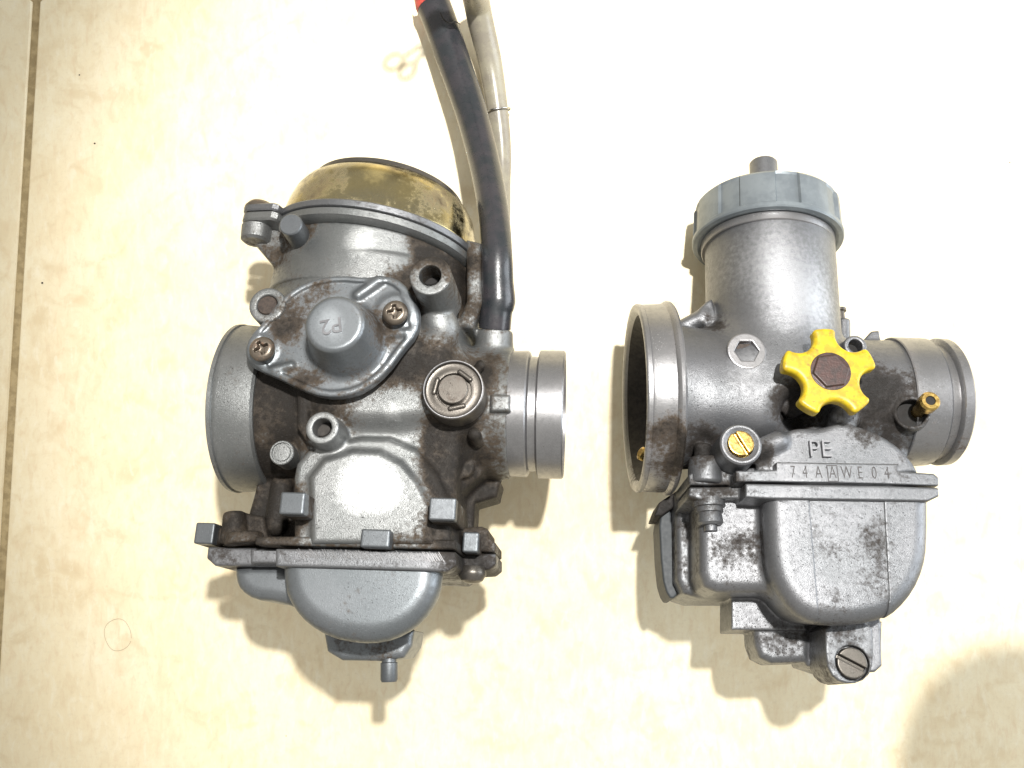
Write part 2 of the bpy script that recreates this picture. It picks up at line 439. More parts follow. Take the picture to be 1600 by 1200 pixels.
def screw_phillips(frame, px, py, r, h, rot, mat, parent, name, grime=0.25):
    c = frame.L(px, py, h); R = r*frame.f(h)
    s = Solid(0.7).add(Cyl(c-Z*R*0.75, c, R, rd=R*0.42))
    for a in (rot, rot+math.pi/2): s.cut(Box(c, (R*0.56, R*0.14, R*0.5), a, 0.6), k=0.8)
    s.cut(Cyl(c-Z*R*0.5, c+Z*2, R*0.22, R*0.34, rd=0.5), k=1)
    return make(name, s.mesh(), mat, parent, grime)

# ------------------------------------------------------------------ floor
floor = make('floor', plate([(-3300, -3300), (3600, -3300), (3600, 3300), (-3300, 3300)], -60, -3.5, 1), M['grout'])
floor['kind'] = 'structure'
def tiles():
    A = np.array([-738.0, 600.0]); dy = np.array([-0.0605, -1.0]); dx = np.array([1.0, 0.028])
    dy /= np.linalg.norm(dy); dx /= np.linalg.norm(dx); S, g = 1990.0, 12.0
    for i in (-1, 0, 1):
        for j in (-1, 0):
            o = A+dx*i*(S+g)+dy*(j*(S+g))+dy*(-4)
            q = np.array([o, o+dx*S, o+dx*S+dy*S, o+dy*S]); c = q.mean(0)
            def corner(p, a, b): return [p+(a-p)/np.linalg.norm(a-p)*6, p+(b-p)/np.linalg.norm(b-p)*6]
            P = []
            for n in range(4):
                P += corner(q[n], q[n-1], q[(n+1) % 4])
            P = np.array(P)
            V, F = plate(P, -50, 0.0, 2.2)
            make('tile', (V, F), M['tile'], floor)
tiles()

# ================================================================== LEFT CARBURETTOR
A = Frame((-178, -17, 205), 17, -2.5, 5)
L, fz = A.L, A.f
ca = A.empty('carburettor')
ca['label'] = 'larger grimy carburettor with yellowish dome cover and P2 plate, holding the black hose'
ca['category'] = 'carburettor'; ca['group'] = 'carburettors lying on the tile floor'
gA = A.grime([(520, 655, 80, 50, .35), (600, 560, 90, 60, .35), (650, 570, 90, 60, .4), (745, 590, 60, 40, .55), (480, 610, 60, 60, .55),
              (430, 650, 40, 60, .5), (420, 720, 40, 50, .6), (700, 700, 60, 45, 1.0), (730, 760, 0, 50, .8), (640, 400, 130, 45, .5), (715, 440, 60, 70, .6), (440, 800, 60, 45, .8),
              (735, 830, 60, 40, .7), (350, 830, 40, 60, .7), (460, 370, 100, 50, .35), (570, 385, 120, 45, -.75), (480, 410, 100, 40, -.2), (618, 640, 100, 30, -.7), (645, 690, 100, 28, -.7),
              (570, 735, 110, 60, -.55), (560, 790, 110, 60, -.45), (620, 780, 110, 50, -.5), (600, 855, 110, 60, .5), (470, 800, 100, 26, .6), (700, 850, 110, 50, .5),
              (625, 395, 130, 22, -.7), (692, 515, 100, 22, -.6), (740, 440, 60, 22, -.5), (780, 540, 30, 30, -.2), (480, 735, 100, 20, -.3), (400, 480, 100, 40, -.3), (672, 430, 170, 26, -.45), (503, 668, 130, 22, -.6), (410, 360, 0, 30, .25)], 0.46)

# --- body casting
vox = 1.6
B = Solid(vox)
tc = L(592, 400, 0); yl = L(592, 345, 146)[1]-4
B.add(Cyl(v3((tc[0]+1, yl+6, 0)), v3((tc[0]-8, yl-70, 0)), 135.5, rd=2), k=30)
B.add(Cyl(v3((tc[0], yl-20, 0)), tc-[0, 190, 0], 136, rd=14))
pb = L(400, 640, 0); po = L(800, 648, 0)
B.add(Cyl((pb[0]-2, pb[1], 0), (pb[0]+130, pb[1], 0), 100, 102, rd=2), k=10)
B.add(Cyl((po[0]-130, po[1], 0), (po[0], po[1], 0), 92, 84, rd=2), k=14)
B.add(Prism(A.P([(470, 430), (640, 430), (700, 490), (728, 560), (735, 640), (715, 700), (705, 842), (462, 842), (462, 700), (470, 640)], 92), -85, 92, 16, smooth=1), k=18)
B.add(Prism(A.P([(462, 560), (640, 500), (720, 560), (700, 640), (620, 660), (480, 650)], 112), 0, 112, 16, smooth=2), k=22)
# lower rounded face that carries the faint cast letters
B.add(Prism(A.P([(459, 850), (459, 745), (463, 724), (480, 704), (525, 690), (565, 683), (608, 684), (650, 702), (682, 740), (697, 775), (704, 850)], 104), 0, 104, 7, draft=.12), k=6)
B.add(Prism(A.P([(485, 850), (483, 745), (505, 717), (550, 703), (592, 705), (626, 722), (652, 752), (672, 790), (676, 850)], 113), 40, 113, 7), k=9)
# dark leg on the lower left
B.add(Prism(A.P([(402, 742), (470, 730), (470, 850), (380, 850), (384, 812), (396, 770)], 20), -70, 20, 8), k=8)
B.add(Cap(L(440, 760, 30), L(430, 820, 30), 14), k=8)
# vertical rib and hollow on the right of the top tube
B.cut(Cap(L(712, 400, 118), L(712, 486, 112), 10), k=10)
B.add(Prism(A.P([(728, 372), (752, 378), (754, 470), (738, 512), (716, 508), (716, 498), (728, 470)], 58), -60, 58, 7), k=6)
# lump and web beside the cover
B.add(Ell(L(690, 512, 100), (22, 22, 22)), k=14); B.add(Cap(L(690, 528, 98), L(672, 570, 95), 13), k=16)
B.add(Cap(L(676, 448, 120), L(684, 500, 105), 18), k=10)
# hose boss
hb = L(773, 518, 25)
B.add(Cyl(hb, hb-[0, 62, 8], 24, 27, rd=3), k=8)
# web between neck and lower boss
B.add(Prism(A.P([(463, 600), (480, 600), (482, 660), (500, 700), (478, 690), (463, 668)], 112), 0, 112, 5), k=5)
# small nubs around the shaft cap
B.add(Cap(L(751, 570, 92), L(742, 582, 86), 6), k=4)
B.add(Cap(L(741, 678, 92), L(745, 690, 70), 8), k=5)
B.add(Prism(A.P([(766, 616), (797, 616), (797, 642), (766, 642)], 92), 30, 92, 4), k=3)
# bracket under the outlet
B.add(Prism(A.P([(690, 690), (762, 722), (782, 752), (776, 776), (742, 786), (738, 852), (690, 852)], -15), -75, -15, 6), k=8)
B.add(Prism(A.P([(700, 722), (728, 700), (757, 718), (752, 740), (722, 766), (704, 752)], 38), -30, 38, 8), k=6)
B.add(Cyl(L(722, 728, 50), L(722, 728, 50)-[0, 0, 60], 15, rd=3), k=3)
# bracket of the cap's ear
B.add(Prism(A.P([(387, 343), (452, 340), (452, 402), (438, 411), (424, 411), (387, 368)], 84), 40, 84, 5), k=6)
# bosses
def boss(px, py, r, h, base, hole, depth=22, cone=1.06):
    c = L(px, py, h); R = r*fz(h)
    B.add(Cyl(c-Z*(h-base), c, R*cone, R, rd=2), k=5)
    if hole: B.cut(Cyl(c-Z*depth, c+Z*5, hole*fz(h), rd=.5))
boss(672, 430, 34, 178, 90, 18, 40)
boss(417, 476, 30, 142, 20, 17, 7)
boss(503, 668, 26, 140, 60, 15, 26)
boss(440, 707, 18, 94, 40, 0)
boss(708, 612, 47, 118, 20, 0, cone=1.08)
boss(455, 352, 22, 118, 30, 0, cone=1.15)
body = make('body', B.mesh(), M['castL'], ca, gA)

def disc(px, py, r, h, mat, name, parent, ch=1.0, t=4, grime=0.3, n=48):
    c = L(px, py, h); R = r*fz(h)
    return make(name, lathe([(-t, 0), (-t, R), (-ch, R), (0, R-ch), (0, 0)], c, (0, 0, 1), n), mat, parent, grime)
disc(417, 476, 16.5, 138, M['brown'], 'plug', ca)
disc(672, 430, 17, 143, M['black'], 'bore', ca)
disc(503, 668, 14.5, 118, M['hole'], 'bore', ca)
pc = L(440, 707, 100)
make('dowel_pin', lathe([(-30, 0), (-30, 15), (-1, 15), (0, 14), (0, 12.5), (-2.5, 12), (-2.5, 10.5), (-.5, 10), (0, 0)], pc, Z), M['castL'], ca, 0.42)
pc = L(454, 350, 152)
make('locating_pin', lathe([(-60, 0), (-60, 15), (-1.5, 14.5), (0, 13.2), (0, 0)], pc, Z), M['lug'], ca, 0.25)

# --- top: rim of the body, cover flange and dome, all turned about the same axis
yr = L(592, 345, 146)[1]+5
cx = tc[0]-5
CA = v3((0.11, 1, 0)); CA /= np.linalg.norm(CA)
def ring(name, prof, mat, parent, g=0.25, c=(cx, yr, 0), n=160):
    return make(name, lathe(prof, c, CA, n), mat, parent, g)
rim = ring('body_rim', [(-2, 120), (-2, 139), (1, 144), (3, 147), (11.5, 147), (13, 145.5), (13, 120)], M['castL'], ca,
           A.grime([(600, 340, 140, 100, .05), (730, 380, 100, 30, .3)], .22))
cov = bpy.data.objects.new('top_cover', None)
dome = ring('top_cover', [(24, 110), (24.2, 145), (26, 145), (27, 140), (30, 137), (42, 136), (60, 133), (78, 128), (91, 120), (99, 111), (101, 106), (101, 0)],
            M['gold'], ca, A.grime([(500, 290, 100, 50, .35), (680, 290, 100, 45, .35), (595, 285, 100, 34, -.6), (600, 250, 60, 40, .2)], .33))  # negative blob paints the dome's centre highlight into the colour
bpy.data.objects.remove(cov)
ring('cover_flange', [(14, 120), (14, 146), (15, 148), (22, 148.5), (23.8, 147), (24, 120)], M['castR'], dome, .3)
ring('crown_disc', [(100, 0), (100, 106), (102, 108), (108, 107), (111, 102), (112, 0)], M['darksteel'], dome, 0.3)
# ears of the rim and cover with their screws
def ear(side, px, py, eh, mat_c):
    e = L(px, py, eh)
    dirx = 1 if side > 0 else -1
    q = e[2]; poly = [(e[0]+dirx*2, q-26), (e[0]+dirx*18, q-17), (e[0]+dirx*24, q), (e[0]+dirx*18, q+17), (e[0]+dirx*2, q+22), (cx+dirx*95, q+34), (cx+dirx*110, q-60)]
    def xz(vf, y):  # plate drawn in x,z laid across y
        V, F = vf; return np.c_[V[:, 0]+V[:, 2]*.11, V[:, 2]+y-(V[:, 0]-cx)*.11, V[:, 1]], F
    pl = chaikin(poly, 2)
    make('ear', xz(plate(pl, 0, 13, 2.5), yr), M['castL'], rim, .3)
    make('ear', xz(plate(pl, 0, 10, 2), yr+14), mat_c, dome, .3)
    if side < 0:
        make('cover_screw', lathe([(0, 20), (4, 19.5), (10, 15), (13, 9), (13.5, 0)], (e[0]+dirx*3, yr+24-(e[0]-dirx*3-cx)*.11, e[2]), (0, 1, 0), 48), M['plating'], ca, .35)
        make('screw_seat', lathe([(-22, 0), (-22, 15), (-19, 19), (-1, 20), (-1, 0)], (e[0]+dirx*3, yr-(e[0]-cx)*.11, e[2]), (0, 1, 0), 48), M['castL'], ca, .45)
ear(-1, 409, 330, 88, M['castR']); ear(1, 762, 378, 8, M['castR'])

# --- P2 cover
HP = 142
outl = [(387, 545), (390, 524), (408, 505), (432, 472), (460, 448), (492, 435), (530, 429), (572, 433), (606, 430), (630, 440), (647, 466), (656, 495),
        (650, 522), (630, 545), (605, 580), (572, 608), (540, 619), (505, 620), (470, 608), (430, 588), (402, 577)]
po_ = chaikin(A.P(outl, HP), 1)
cen = po_.mean(0)
S = Solid(1.3)
S.add(Prism(po_, HP-16, HP, 3.5))
inner = cen+(po_-cen)*0.90
S.cut(Prism(inner, HP-3.4, HP+20, 2), k=3)
for x, y, r in ((407, 546, 27), (617, 488, 33)):
    c = L(x, y, HP-1); S.add(Cyl(c-Z*14, c, r*fz(HP)+2, r*fz(HP)-3, rd=2), k=8)
S.add(Cap(L(455, 572, HP-3), L(430, 578, HP-3), 5), k=5); S.add(Cap(L(582, 525, HP-3), L(635, 520, HP-3), 5), k=5); S.add(Cap(L(560, 462, HP-3), L(592, 440, HP-3), 6), k=6)
cb = L(522, 505, 200); cbb = cb-Z*64
S.add(Cyl(cbb, cb, 47, 33.5, rd=5), k=9)
gC = A.grime([(440, 520, 140, 34, .5), (590, 500, 140, 34, .4), (500, 450, 140, 34, .35), (560, 590, 140, 34, .35), (480, 590, 140, 26, .35), (522, 505, 190, 42, -.65), (550, 565, 150, 26, -.35), (450, 490, 140, 40, .2), (600, 545, 140, 30, .2)], .42)
cover = make('valve_cover', S.mesh(), M['zinc'], ca, gC)
text('cast_lettering', 'P2', 26, cb+[-4*.7, -3, 0.2], rad(193), M['letterlight'], cover, 1.4, 0.1)
screw_phillips(A, 407, 543, 21, 160, 0.5, M['plating'], cover, 'screw', .45)
screw_phillips(A, 616, 486, 21, 162, 0.15, M['plating'], cover, 'screw', .3)

# --- throttle shaft end: ring, washer, pin
sc_ = L(708, 608, 136); R = 48*fz(136)
sh = make('shaft_cap', lathe([(-34, 0), (-34, R), (-1, R), (0, R-1), (0, R-2.6), (-3.5, R-4), (-4.5, R-8), (-3.5, R-11), (-4, 21), (-8, 20), (-8, 0)], sc_, Z, 96), M['darksteel'], ca, .15)
make('pin', lathe([(-12, 0), (-12, 17.5), (-.8, 17.5), (0, 16.7), (0, 0)], sc_+[0, 0, 1.5], Z, 64), M['darksteel'], sh, .45)
for a in (0.6, 2.6, 4.6):
    s_ = Solid(0.7).add(Cap(sc_+[math.cos(a)*23, math.sin(a)*23, -3.3], sc_+[math.cos(a+.7)*23, math.sin(a+.7)*23, -3.3], 3.2))
    make('spring_washer', s_.mesh(), M['darksteel'], sh, .2)
make('shaft_cap_edge', lathe([(0, R-2.6), (.9, R-2), (.9, R-1.2), (0, R-.6)], sc_, Z, 96), M['machined'], sh, .1)

# --- spigots
def xlathe(frame, prof, c, n=128): return lathe(prof, c, (1, 0, 0), n)
xl = -462+0; 
bl = L(375, 638, 0); bl[2] = 0
Rb = 131*A.s(bl)
intake = make('intake_spigot', xlathe(A, [(60, 60), (8, 96), (1, 104), (0, Rb-4), (0, Rb-2), (1.2, Rb), (6, Rb), (7.5, Rb-2), (10, Rb-1.5), (13, Rb-1), (54, Rb-5), (57, Rb-8), (57, 80)], bl), M['castL'], ca,
     A.grime([(350, 560, 80, 40, .1), (390, 690, 40, 40, .1), (360, 740, 0, 40, .2)], .2))
make('intake_bore', xlathe(A, [(60, 0), (60, 60.5)], bl+[-.5, 0, 0], 64), M['hole'], intake)
ol = L(882, 648, 0); ol[2] = 0; Ro = 100*A.s(ol)
outlet = make('outlet_spigot', xlathe(A, [(-86, Ro-8), (-86, Ro-2), (-48, Ro-1), (-46, Ro-2.5), (-44, Ro-8), (-35, Ro-9), (-33, Ro-2), (-32, Ro), (-2, Ro), (0, Ro-2), (0, Ro-12), (-50, Ro-16)], ol), M['machined'], ca,
     A.grime([(780, 600, 80, 40, .5), (800, 700, 60, 50, .15), (838, 650, 80, 12, .35)], .1))
make('outlet_bore', xlathe(A, [(-50, 0), (-50, Ro-15.5)], ol+[.5, 0, 0], 64), M['hole'], outlet)

# --- lower flanges
gF = A.grime([(400, 820, 60, 80, .5), (720, 840, 60, 60, .6), (550, 840, 100, 60, .2)], .5)
S = Solid(1.6)
S.add(Prism(A.P([(398, 838), (470, 838), (712, 843), (712, 859), (398, 851)], 108), -105, 108, 3))
S.add(Prism(A.P([(326, 834), (346, 822), (352, 806), (376, 800), (412, 806), (420, 852), (326, 850)], 50), -60, 50, 5), k=5)
S.add(Prism(A.P([(700, 826), (752, 822), (762, 826), (763, 838), (774, 848), (774, 862), (700, 861)], 34), -60, 34, 4), k=5)
S.add(Cyl(L(366, 800, 55), L(366, 850, 55), 13, 17, rd=4), k=5)
S.add(Cyl(L(382, 833, 66), L(382, 851, 66), 22, 24, rd=3), k=4)
make('body_flange', S.mesh(), M['castL'], ca, gF)
S = Solid(1.5)
S.add(Prism(A.P([(430, 857), (712, 862), (712, 884), (698, 893), (430, 885)], 112), -105, 112, 3))
S.add(Prism(A.P([(324, 854), (440, 857), (440, 884), (335, 884), (322, 872)], 62), -70, 62, 3.5), k=3)
S.add(Prism(A.P([(391, 857), (440, 857), (440, 880), (391, 880)], 80), -70, 80, 3), k=3)
S.add(Prism(A.P([(700, 864), (774, 865), (774, 882), (764, 890), (730, 892), (700, 900)], 30), -70, 30, 4), k=4)
make('bowl_flange', S.mesh(), M['castR'], ca, A.grime([(370, 865, 60, 30, .3), (740, 875, 30, 40, .6), (470, 870, 110, 60, -.1)], .42))

fm = []
rr_ = random.Random(5)
for i in range(86):
    x = 468+i*2.6; p = A.L(x+rr_.uniform(-1, 1), 866+(x-468)*.02, 112.1); hl = rr_.uniform(5, 8.5); an = rad(-52+rr_.uniform(-5, 5)); wd = rr_.uniform(.35, .75)
    d_ = np.array([math.cos(an), math.sin(an)]); n_ = np.array([-d_[1], d_[0]])*wd; q_ = p[:2]
    fm.append(plate([q_-d_*hl-n_*.3, q_+d_*hl-n_*.3, q_+d_*hl*.8+n_, q_-d_*hl*.8+n_], 111.7, 112.5, .12))
o = make('filing_burrs', join(*fm), M['machined'], ca, .1); o['kind'] = 'stuff'

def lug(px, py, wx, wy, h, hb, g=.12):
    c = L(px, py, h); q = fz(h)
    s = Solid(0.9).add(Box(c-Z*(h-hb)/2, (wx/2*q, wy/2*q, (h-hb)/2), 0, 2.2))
    return make('square_lug', s.mesh(), M['lug'], ca, lambda V: g+.85*np.clip((c[2]-6-V[:, 2])/14, 0, 1))  # lug sides get darker below the top edge
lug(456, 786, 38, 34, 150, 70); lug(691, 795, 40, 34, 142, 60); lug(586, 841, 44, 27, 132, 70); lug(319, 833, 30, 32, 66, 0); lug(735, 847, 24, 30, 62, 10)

# --- float bowl
S = Solid(1.5)
S.add(Prism(A.P([(443, 850), (703, 850), (702, 915), (692, 946), (670, 978), (640, 1000), (605, 1013), (565, 1014), (520, 1005), (483, 984), (458, 955), (444, 922)], 70), -95, 105, 30, draft=-.22, smooth=1))
S.add(Prism(A.P([(367, 880), (470, 880), (470, 952), (432, 940), (396, 937), (374, 922), (367, 905)], 40), -70, 48, 16, smooth=1), k=12)
S.add(Prism(A.P([(506, 985), (648, 985), (644, 1010), (632, 1028), (600, 1033), (535, 1032), (512, 1018)], 5), -70, 12, 9), k=5)
bowl = make('float_bowl', S.mesh(), M['zinc'], ca, A.grime([(600, 905, 90, 40, .2), (560, 920, 90, 40, .12), (400, 900, 40, 30, .25), (580, 1020, 0, 60, .5)], .1))
n0, n1 = L(608, 1016, 0), L(608, 1057, 0)
make('drain_nipple', lathe([(0, 9), (14, 9), (15, 10.5), (34, 10.5), (37, 9), (37, 6), (30, 5), (30, 0)], n0-[0, 0, 0], n1-n0, 40), M['lug'], bowl, .2)
s0 = L(738, 893, 34)
make('flange_screw', lathe([(-6, 14), (0, 17), (4, 17), (11, 13), (14, 7), (14, 0)], s0, (0, -1, 0), 40), M['darksteel'], ca, .2)
make('vent_tube', tube([L(640, 985, -40), L(648, 1000, -40), L(640, 1020, -42)], [5, 5, 5], 16), M['black'], ca)

# ================================================================== RIGHT CARBURETTOR
Bf = Frame((363, -22, 178), 20, 0, 0)
L, fz = Bf.L, Bf.f
cb_ = Bf.empty('carburettor')
cb_['label'] = 'cleaner carburettor with grey ribbed cap and yellow star knob, marked PE'
cb_['category'] = 'carburettor'; cb_['group'] = 'carburettors lying on the tile floor'
gB = Bf.grime([(1120, 500, 60, 26, .7), (1240, 640, 60, 42, 1.0), (1360, 590, 80, 50, .65), (1390, 650, 60, 50, .7), (1320, 680, 60, 30, .4), (1100, 690, 60, 34, .9), (1095, 730, 60, 22, .3), (1080, 590, 60, 26, .2),
               (1195, 705, 90, 22, .4), (1215, 400, 90, 100, -.35), (1260, 480, 90, 70, -.3), (1150, 600, 80, 50, -.25), (1180, 560, 90, 40, -.2), (1335, 515, 60, 20, .4), (1180, 725, 60, 20, .5), (1420, 720, 60, 30, .3), (1300, 680, 90, 40, -.15)], 0.22)
B = Solid(vox)
t1 = L(1201, 385, 0); t0 = L(1212, 640, 0)
axis = (t1-t0); axis /= np.linalg.norm(axis)
B.add(Cyl(t0, t1, 91, rd=2))
bc = L(1000, 622, 0); bc = v3((166-363+0.0, L(990, 622, 0)[1], 0))
B.add(Cyl((bc[0]+44, bc[1], 0), (bc[0]+210, bc[1], 0), 99, 84, rd=8), k=26)
B.add(Cap(L(1110, 632, 42), L(1172, 640, 40), 48), k=14)
oc = v3((590-363.0, L(1465, 628, 0)[1], 0))
B.add(Cyl((oc[0]-190, oc[1], 0), (oc[0]-60, oc[1], 0), 84, rd=3), k=14)
# lower core behind the PE face
B.add(Prism(Bf.P([(1110, 640), (1400, 640), (1430, 740), (1100, 740)], 40), -80, 40, 10), k=12)
B.add(Prism(Bf.P([(1180, 745), (1186, 712), (1206, 686), (1236, 670), (1275, 660), (1318, 660), (1360, 670), (1396, 690), (1424, 716), (1440, 745)], 88), -20, 88, 6, smooth=1), k=5)
B.add(Cap(L(1165, 712, 84), L(1215, 690, 84), 13), k=6)
# dark hollow and post below the knob
B.cut(Ell(L(1262, 645, 70), (34, 26, 34)), k=12)
B.add(Cyl(L(1225, 640, 50), L(1262, 622, 72), 15, rd=5), k=4)
B.add(Cyl(L(1300, 600, 70)-Z*60, L(1300, 600, 75), 22, rd=3), k=4)
B.add(Ell(L(1318, 655, 68), (20, 16, 20)), k=6)
# choke arm at upper left
B.add(Cap(L(1066, 512, 20), L(1100, 494, 24), 11), k=4)
B.add(Prism(Bf.P([(1088, 498), (1094, 480), (1104, 470), (1113, 466), (1122, 500), (1104, 508)], 34), -5, 34, 4), k=4)
# ear and side post
B.add(Prism(Bf.P([(1345, 536), (1362, 517), (1374, 516), (1377, 536)], 20), 0, 20, 2), k=3)
B.add(Cyl(L(1318, 500, -15), L(1318, 560, -15), 9, rd=2), k=3)
def bossR(px, py, r, h, base, hole=0, depth=20):
    c = L(px, py, h); R = r*fz(h); B.add(Cyl(c-Z*(h-base), c, R*1.05, R, rd=1.5), k=4)
    if hole: B.cut(Cyl(c-Z*depth, c+Z*5, hole*fz(h), rd=.5))
bossR(1337, 540, 18, 84, 20, 11, 22)
# nipple boss, leaning to the upper right
nb0, nb1 = L(1418, 655, 30), L(1425, 645, 84)
B.add(Cyl(nb0, nb1, 22, 21.5, rd=2), k=6); B.cut(Cyl(nb1-(nb1-nb0)*.35, nb1+(nb1-nb0)*.2, 17, rd=.5)); nbb = (nb0, nb1)
# bosses of the left flange lug
B.add(Cyl(L(1098, 694, 52), L(1098, 726, 52), 11, rd=4), k=3)
B.add(Cyl(L(1102, 716, 62), L(1102, 758, 62), 21, 22, rd=5), k=3)
bodyB = make('body', B.mesh(), M['castR'], cb_, gB)

# hexagon plug
c = L(1167, 548, 92); R = 31*fz(92)
def hexr(t, r, th):
    a = (th+rad(0)) % (math.pi/3)-math.pi/6; return r/math.cos(a)
V1, F1 = lathe([(-30, 0), (-30, R), (-1, R), (0, R-1.2), (0, R*.70), ], c, Z, 72)
V2, F2 = lathe([(0, 1), (-11, 1), (-11, 1e-7)], c, Z, 72)
s = Solid(0.8).add(Cyl(c-Z*30, c, R, rd=1.6))
hexp = [(c[0]+R*.63*math.cos(rad(60*i)), c[1]+R*.63*math.sin(rad(60*i))) for i in range(6)]
s.cut(Prism(hexp, c[2]-12, c[2]+10, .3))
plug = make('hex_socket_plug', s.mesh(), M['machined'], cb_, .08)
make('socket_floor', plate([(c[0]+R*.60*math.cos(rad(60*i)), c[1]+R*.60*math.sin(rad(60*i))) for i in range(6)], c[2]-14, c[2]-8, .5), M['brown'], plug, .4)

# hole of the small vent boss
c = L(1337, 540, 66); make('bore', lathe([(-4, 0), (-4, 9.5), (0, 9.5), (0, 0)], c, Z, 32), M['black'], cb_)
# mixture screw in its collar
c = L(1158, 694, 118); R = 32*fz(118)
coll = make('screw_collar', lathe([(-70, 0), (-70, R+1), (-2, R), (0, R-2), (0, R-4), (-2, R-7), (-3, R-9), (-14, R-9.5), (-14, 0)], c, Z, 72), M['castR'], cb_, .25)
def slotted(c, axis_rot, R, t, mat, name, parent, grime=.2, sw=.13, sd=.5, vox_=.7):
    s = Solid(vox_).add(Cyl(c-Z*t, c, R, rd=1.6)); s.cut(Box(c, (R*1.3, R*sw, t*sd), axis_rot, .4))
    return make(name, s.mesh(), mat, parent, grime)
slotted(L(1158, 692, 116), rad(-62), 16, 24, M['brass'], 'brass_screw', coll, .0, .15, .3)
make('spring_coil', lathe([(-6, 15.5), (-3, 19.5), (0, 19), (1, 16.5), (-3, 15.5)], L(1157, 694, 106), Z, 48), M['brass'], coll)

# --- flanges
gF = Bf.grime([(1140, 745, 80, 40, .35), (1100, 770, 60, 40, .2), (1400, 740, 100, 40, .05)], .28)
S = Solid(1.2)
S.add(Prism(Bf.P([(1150, 735), (1213, 734), (1213, 721.5), (1405, 724.5), (1405, 736), (1460, 740), (1467, 746), (1467, 759), (1380, 756), (1290, 754), (1150, 752)], 105), -95, 105, 1.6))
S.add(Prism(Bf.P([(1076, 742), (1086, 734), (1190, 730), (1190, 753), (1140, 757), (1110, 758), (1078, 757)], 74), -60, 74, 3), k=4)
make('body_flange', S.mesh(), M['castR'], cb_, gF)
S = Solid(1.3)
S.add(Prism(Bf.P([(1165, 755), (1240, 756.5), (1380, 758.5), (1467, 761.5), (1468, 775), (1450, 783), (1200, 779), (1165, 777)], 106), -100, 106, 2.5))
S.add(Prism(Bf.P([(1078, 761), (1140, 760), (1190, 755), (1190, 778), (1140, 779), (1095, 781), (1076, 775)], 76), -70, 76, 3), k=5)
make('bowl_flange', S.mesh(), M['castR'], cb_, gF)
# stamped writing on the flange strip and raised letters on the face above
strip = L(1310, 740, 105)
xs = [1239, 1258, 1279, 1301, 1323, 1344, 1366, 1386]
for ch, x in zip('74AAWE04', xs):
    p = L(x, 740+(x-1310)*.012-1, 105.15)
    text('stamped_letter', ch, 22.5, p, rad(-1), M['letter'], cb_, .3, -.25, .6)
p = L(1301, 739.5, 105.1); q = fz(105)
fr = []
for dx, dy, hx, hy in ((-7.5, 0, .6, 12), (7.5, 0, .6, 12), (0, 12, 8, .6), (0, -12, 8, .6)):
    v, f = plate([(p[0]+(dx-hx)*q, p[1]+(dy-hy)*q), (p[0]+(dx+hx)*q, p[1]+(dy-hy)*q), (p[0]+(dx+hx)*q, p[1]+(dy+hy)*q), (p[0]+(dx-hx)*q, p[1]+(dy+hy)*q)], 104.5, 105.4, .1); fr.append((v, f))
make('stamped_frame', join(*fr), M['letter'], cb_)
text('cast_lettering', 'PE', 31, L(1281, 703, 92), rad(-1), M['letterlight'], cb_, 3.0, -.3, .95)

# --- float bowl
S = Solid(1.5)
o1 = [(1188, 745), (1449, 745), (1449, 855), (1443, 890), (1428, 925), (1403, 955), (1380, 970), (1340, 979), (1290, 981), (1248, 970), (1216, 938), (1198, 900), (1191, 860)]
Pb = Bf.P(o1, 80)
S.add(Prism(Pb, -80, 98, 24, draft=-.10, smooth=1))
S.add(Prism(Bf.P([(1093, 755), (1215, 755), (1225, 924), (1122, 924), (1102, 915), (1094, 895)], 56), -60, 56, 15), k=12)
S.add(Prism(Bf.P([(1056, 770), (1215, 770), (1235, 933), (1090, 933), (1068, 926), (1058, 905)], -15), -125, -15, 9), k=5)
S.add(Prism(Bf.P([(1143, 925), (1235, 925), (1262, 985), (1143, 984)], -10), -80, -10, 2.5), k=3)
S.add(Prism(Bf.P([(1176, 975), (1262, 975), (1262, 1035), (1205, 1037), (1186, 1028), (1178, 1008)], -28), -85, -20, 10), k=2)
S.add(Prism(Bf.P([(1235, 970), (1380, 970), (1378, 1040), (1362, 1050), (1330, 1062), (1262, 1040)], -25), -95, -25, 6), k=4)
bowlB = make('float_bowl', S.mesh(), M['castR'], cb_, Bf.grime([(1215, 850, 80, 40, .2), (1245, 900, 90, 44, .18), (1370, 850, 90, 50, .2), (1425, 830, 90, 40, .25), (1300, 820, 90, 70, .1), (1175, 850, 60, 30, .25),
      (1060, 860, -60, 60, .3), (1300, 1000, 0, 50, .4), (1190, 1010, 0, 40, .2)], .27))
# raised middle band of the bowl
xa, xb, xa2, xb2 = 1266, 1382, 1277, 1385
Pm = Bf.P([(1263, 790), (1380, 786), (1382, 860), (1386, 966), (1384, 973), (1340, 984), (1290, 986), (1277, 982), (1274, 900), (1269, 840)], 98)
S = Solid(1.1)
S.add(Prism(Pb, -40, 99.6, 24, draft=-.10, smooth=1))
class Slab:
    def __init__(s, xl0, xl1, xr0, xr1, y0, y1):
        s.a = (xl0, xl1, xr0, xr1, y0, y1); s.lo = v3((-900, -900, -300)); s.hi = v3((900, 900, 300))
    def __call__(s, x, y, z):
        a0, a1, b0, b1, y0, y1 = s.a; t = (y-y0)/(y1-y0)
        return np.minimum((x-(a0+(a1-a0)*t)), ((b0+(b1-b0)*t)-x))+0*z      # positive between the lines
pa, pb_, pc_, pd_ = L(1265, 790, 98), L(1277, 975, 90), L(1381, 790, 98), L(1386, 970, 90)
S.cut(Slab(pa[0], pb_[0], pc_[0], pd_[0], pa[1], pb_[1]))
class Inv:
    def __init__(s, q): s.q = q; s.lo, s.hi = q.lo, q.hi
    def __call__(s, x, y, z): return -s.q(x, y, z)
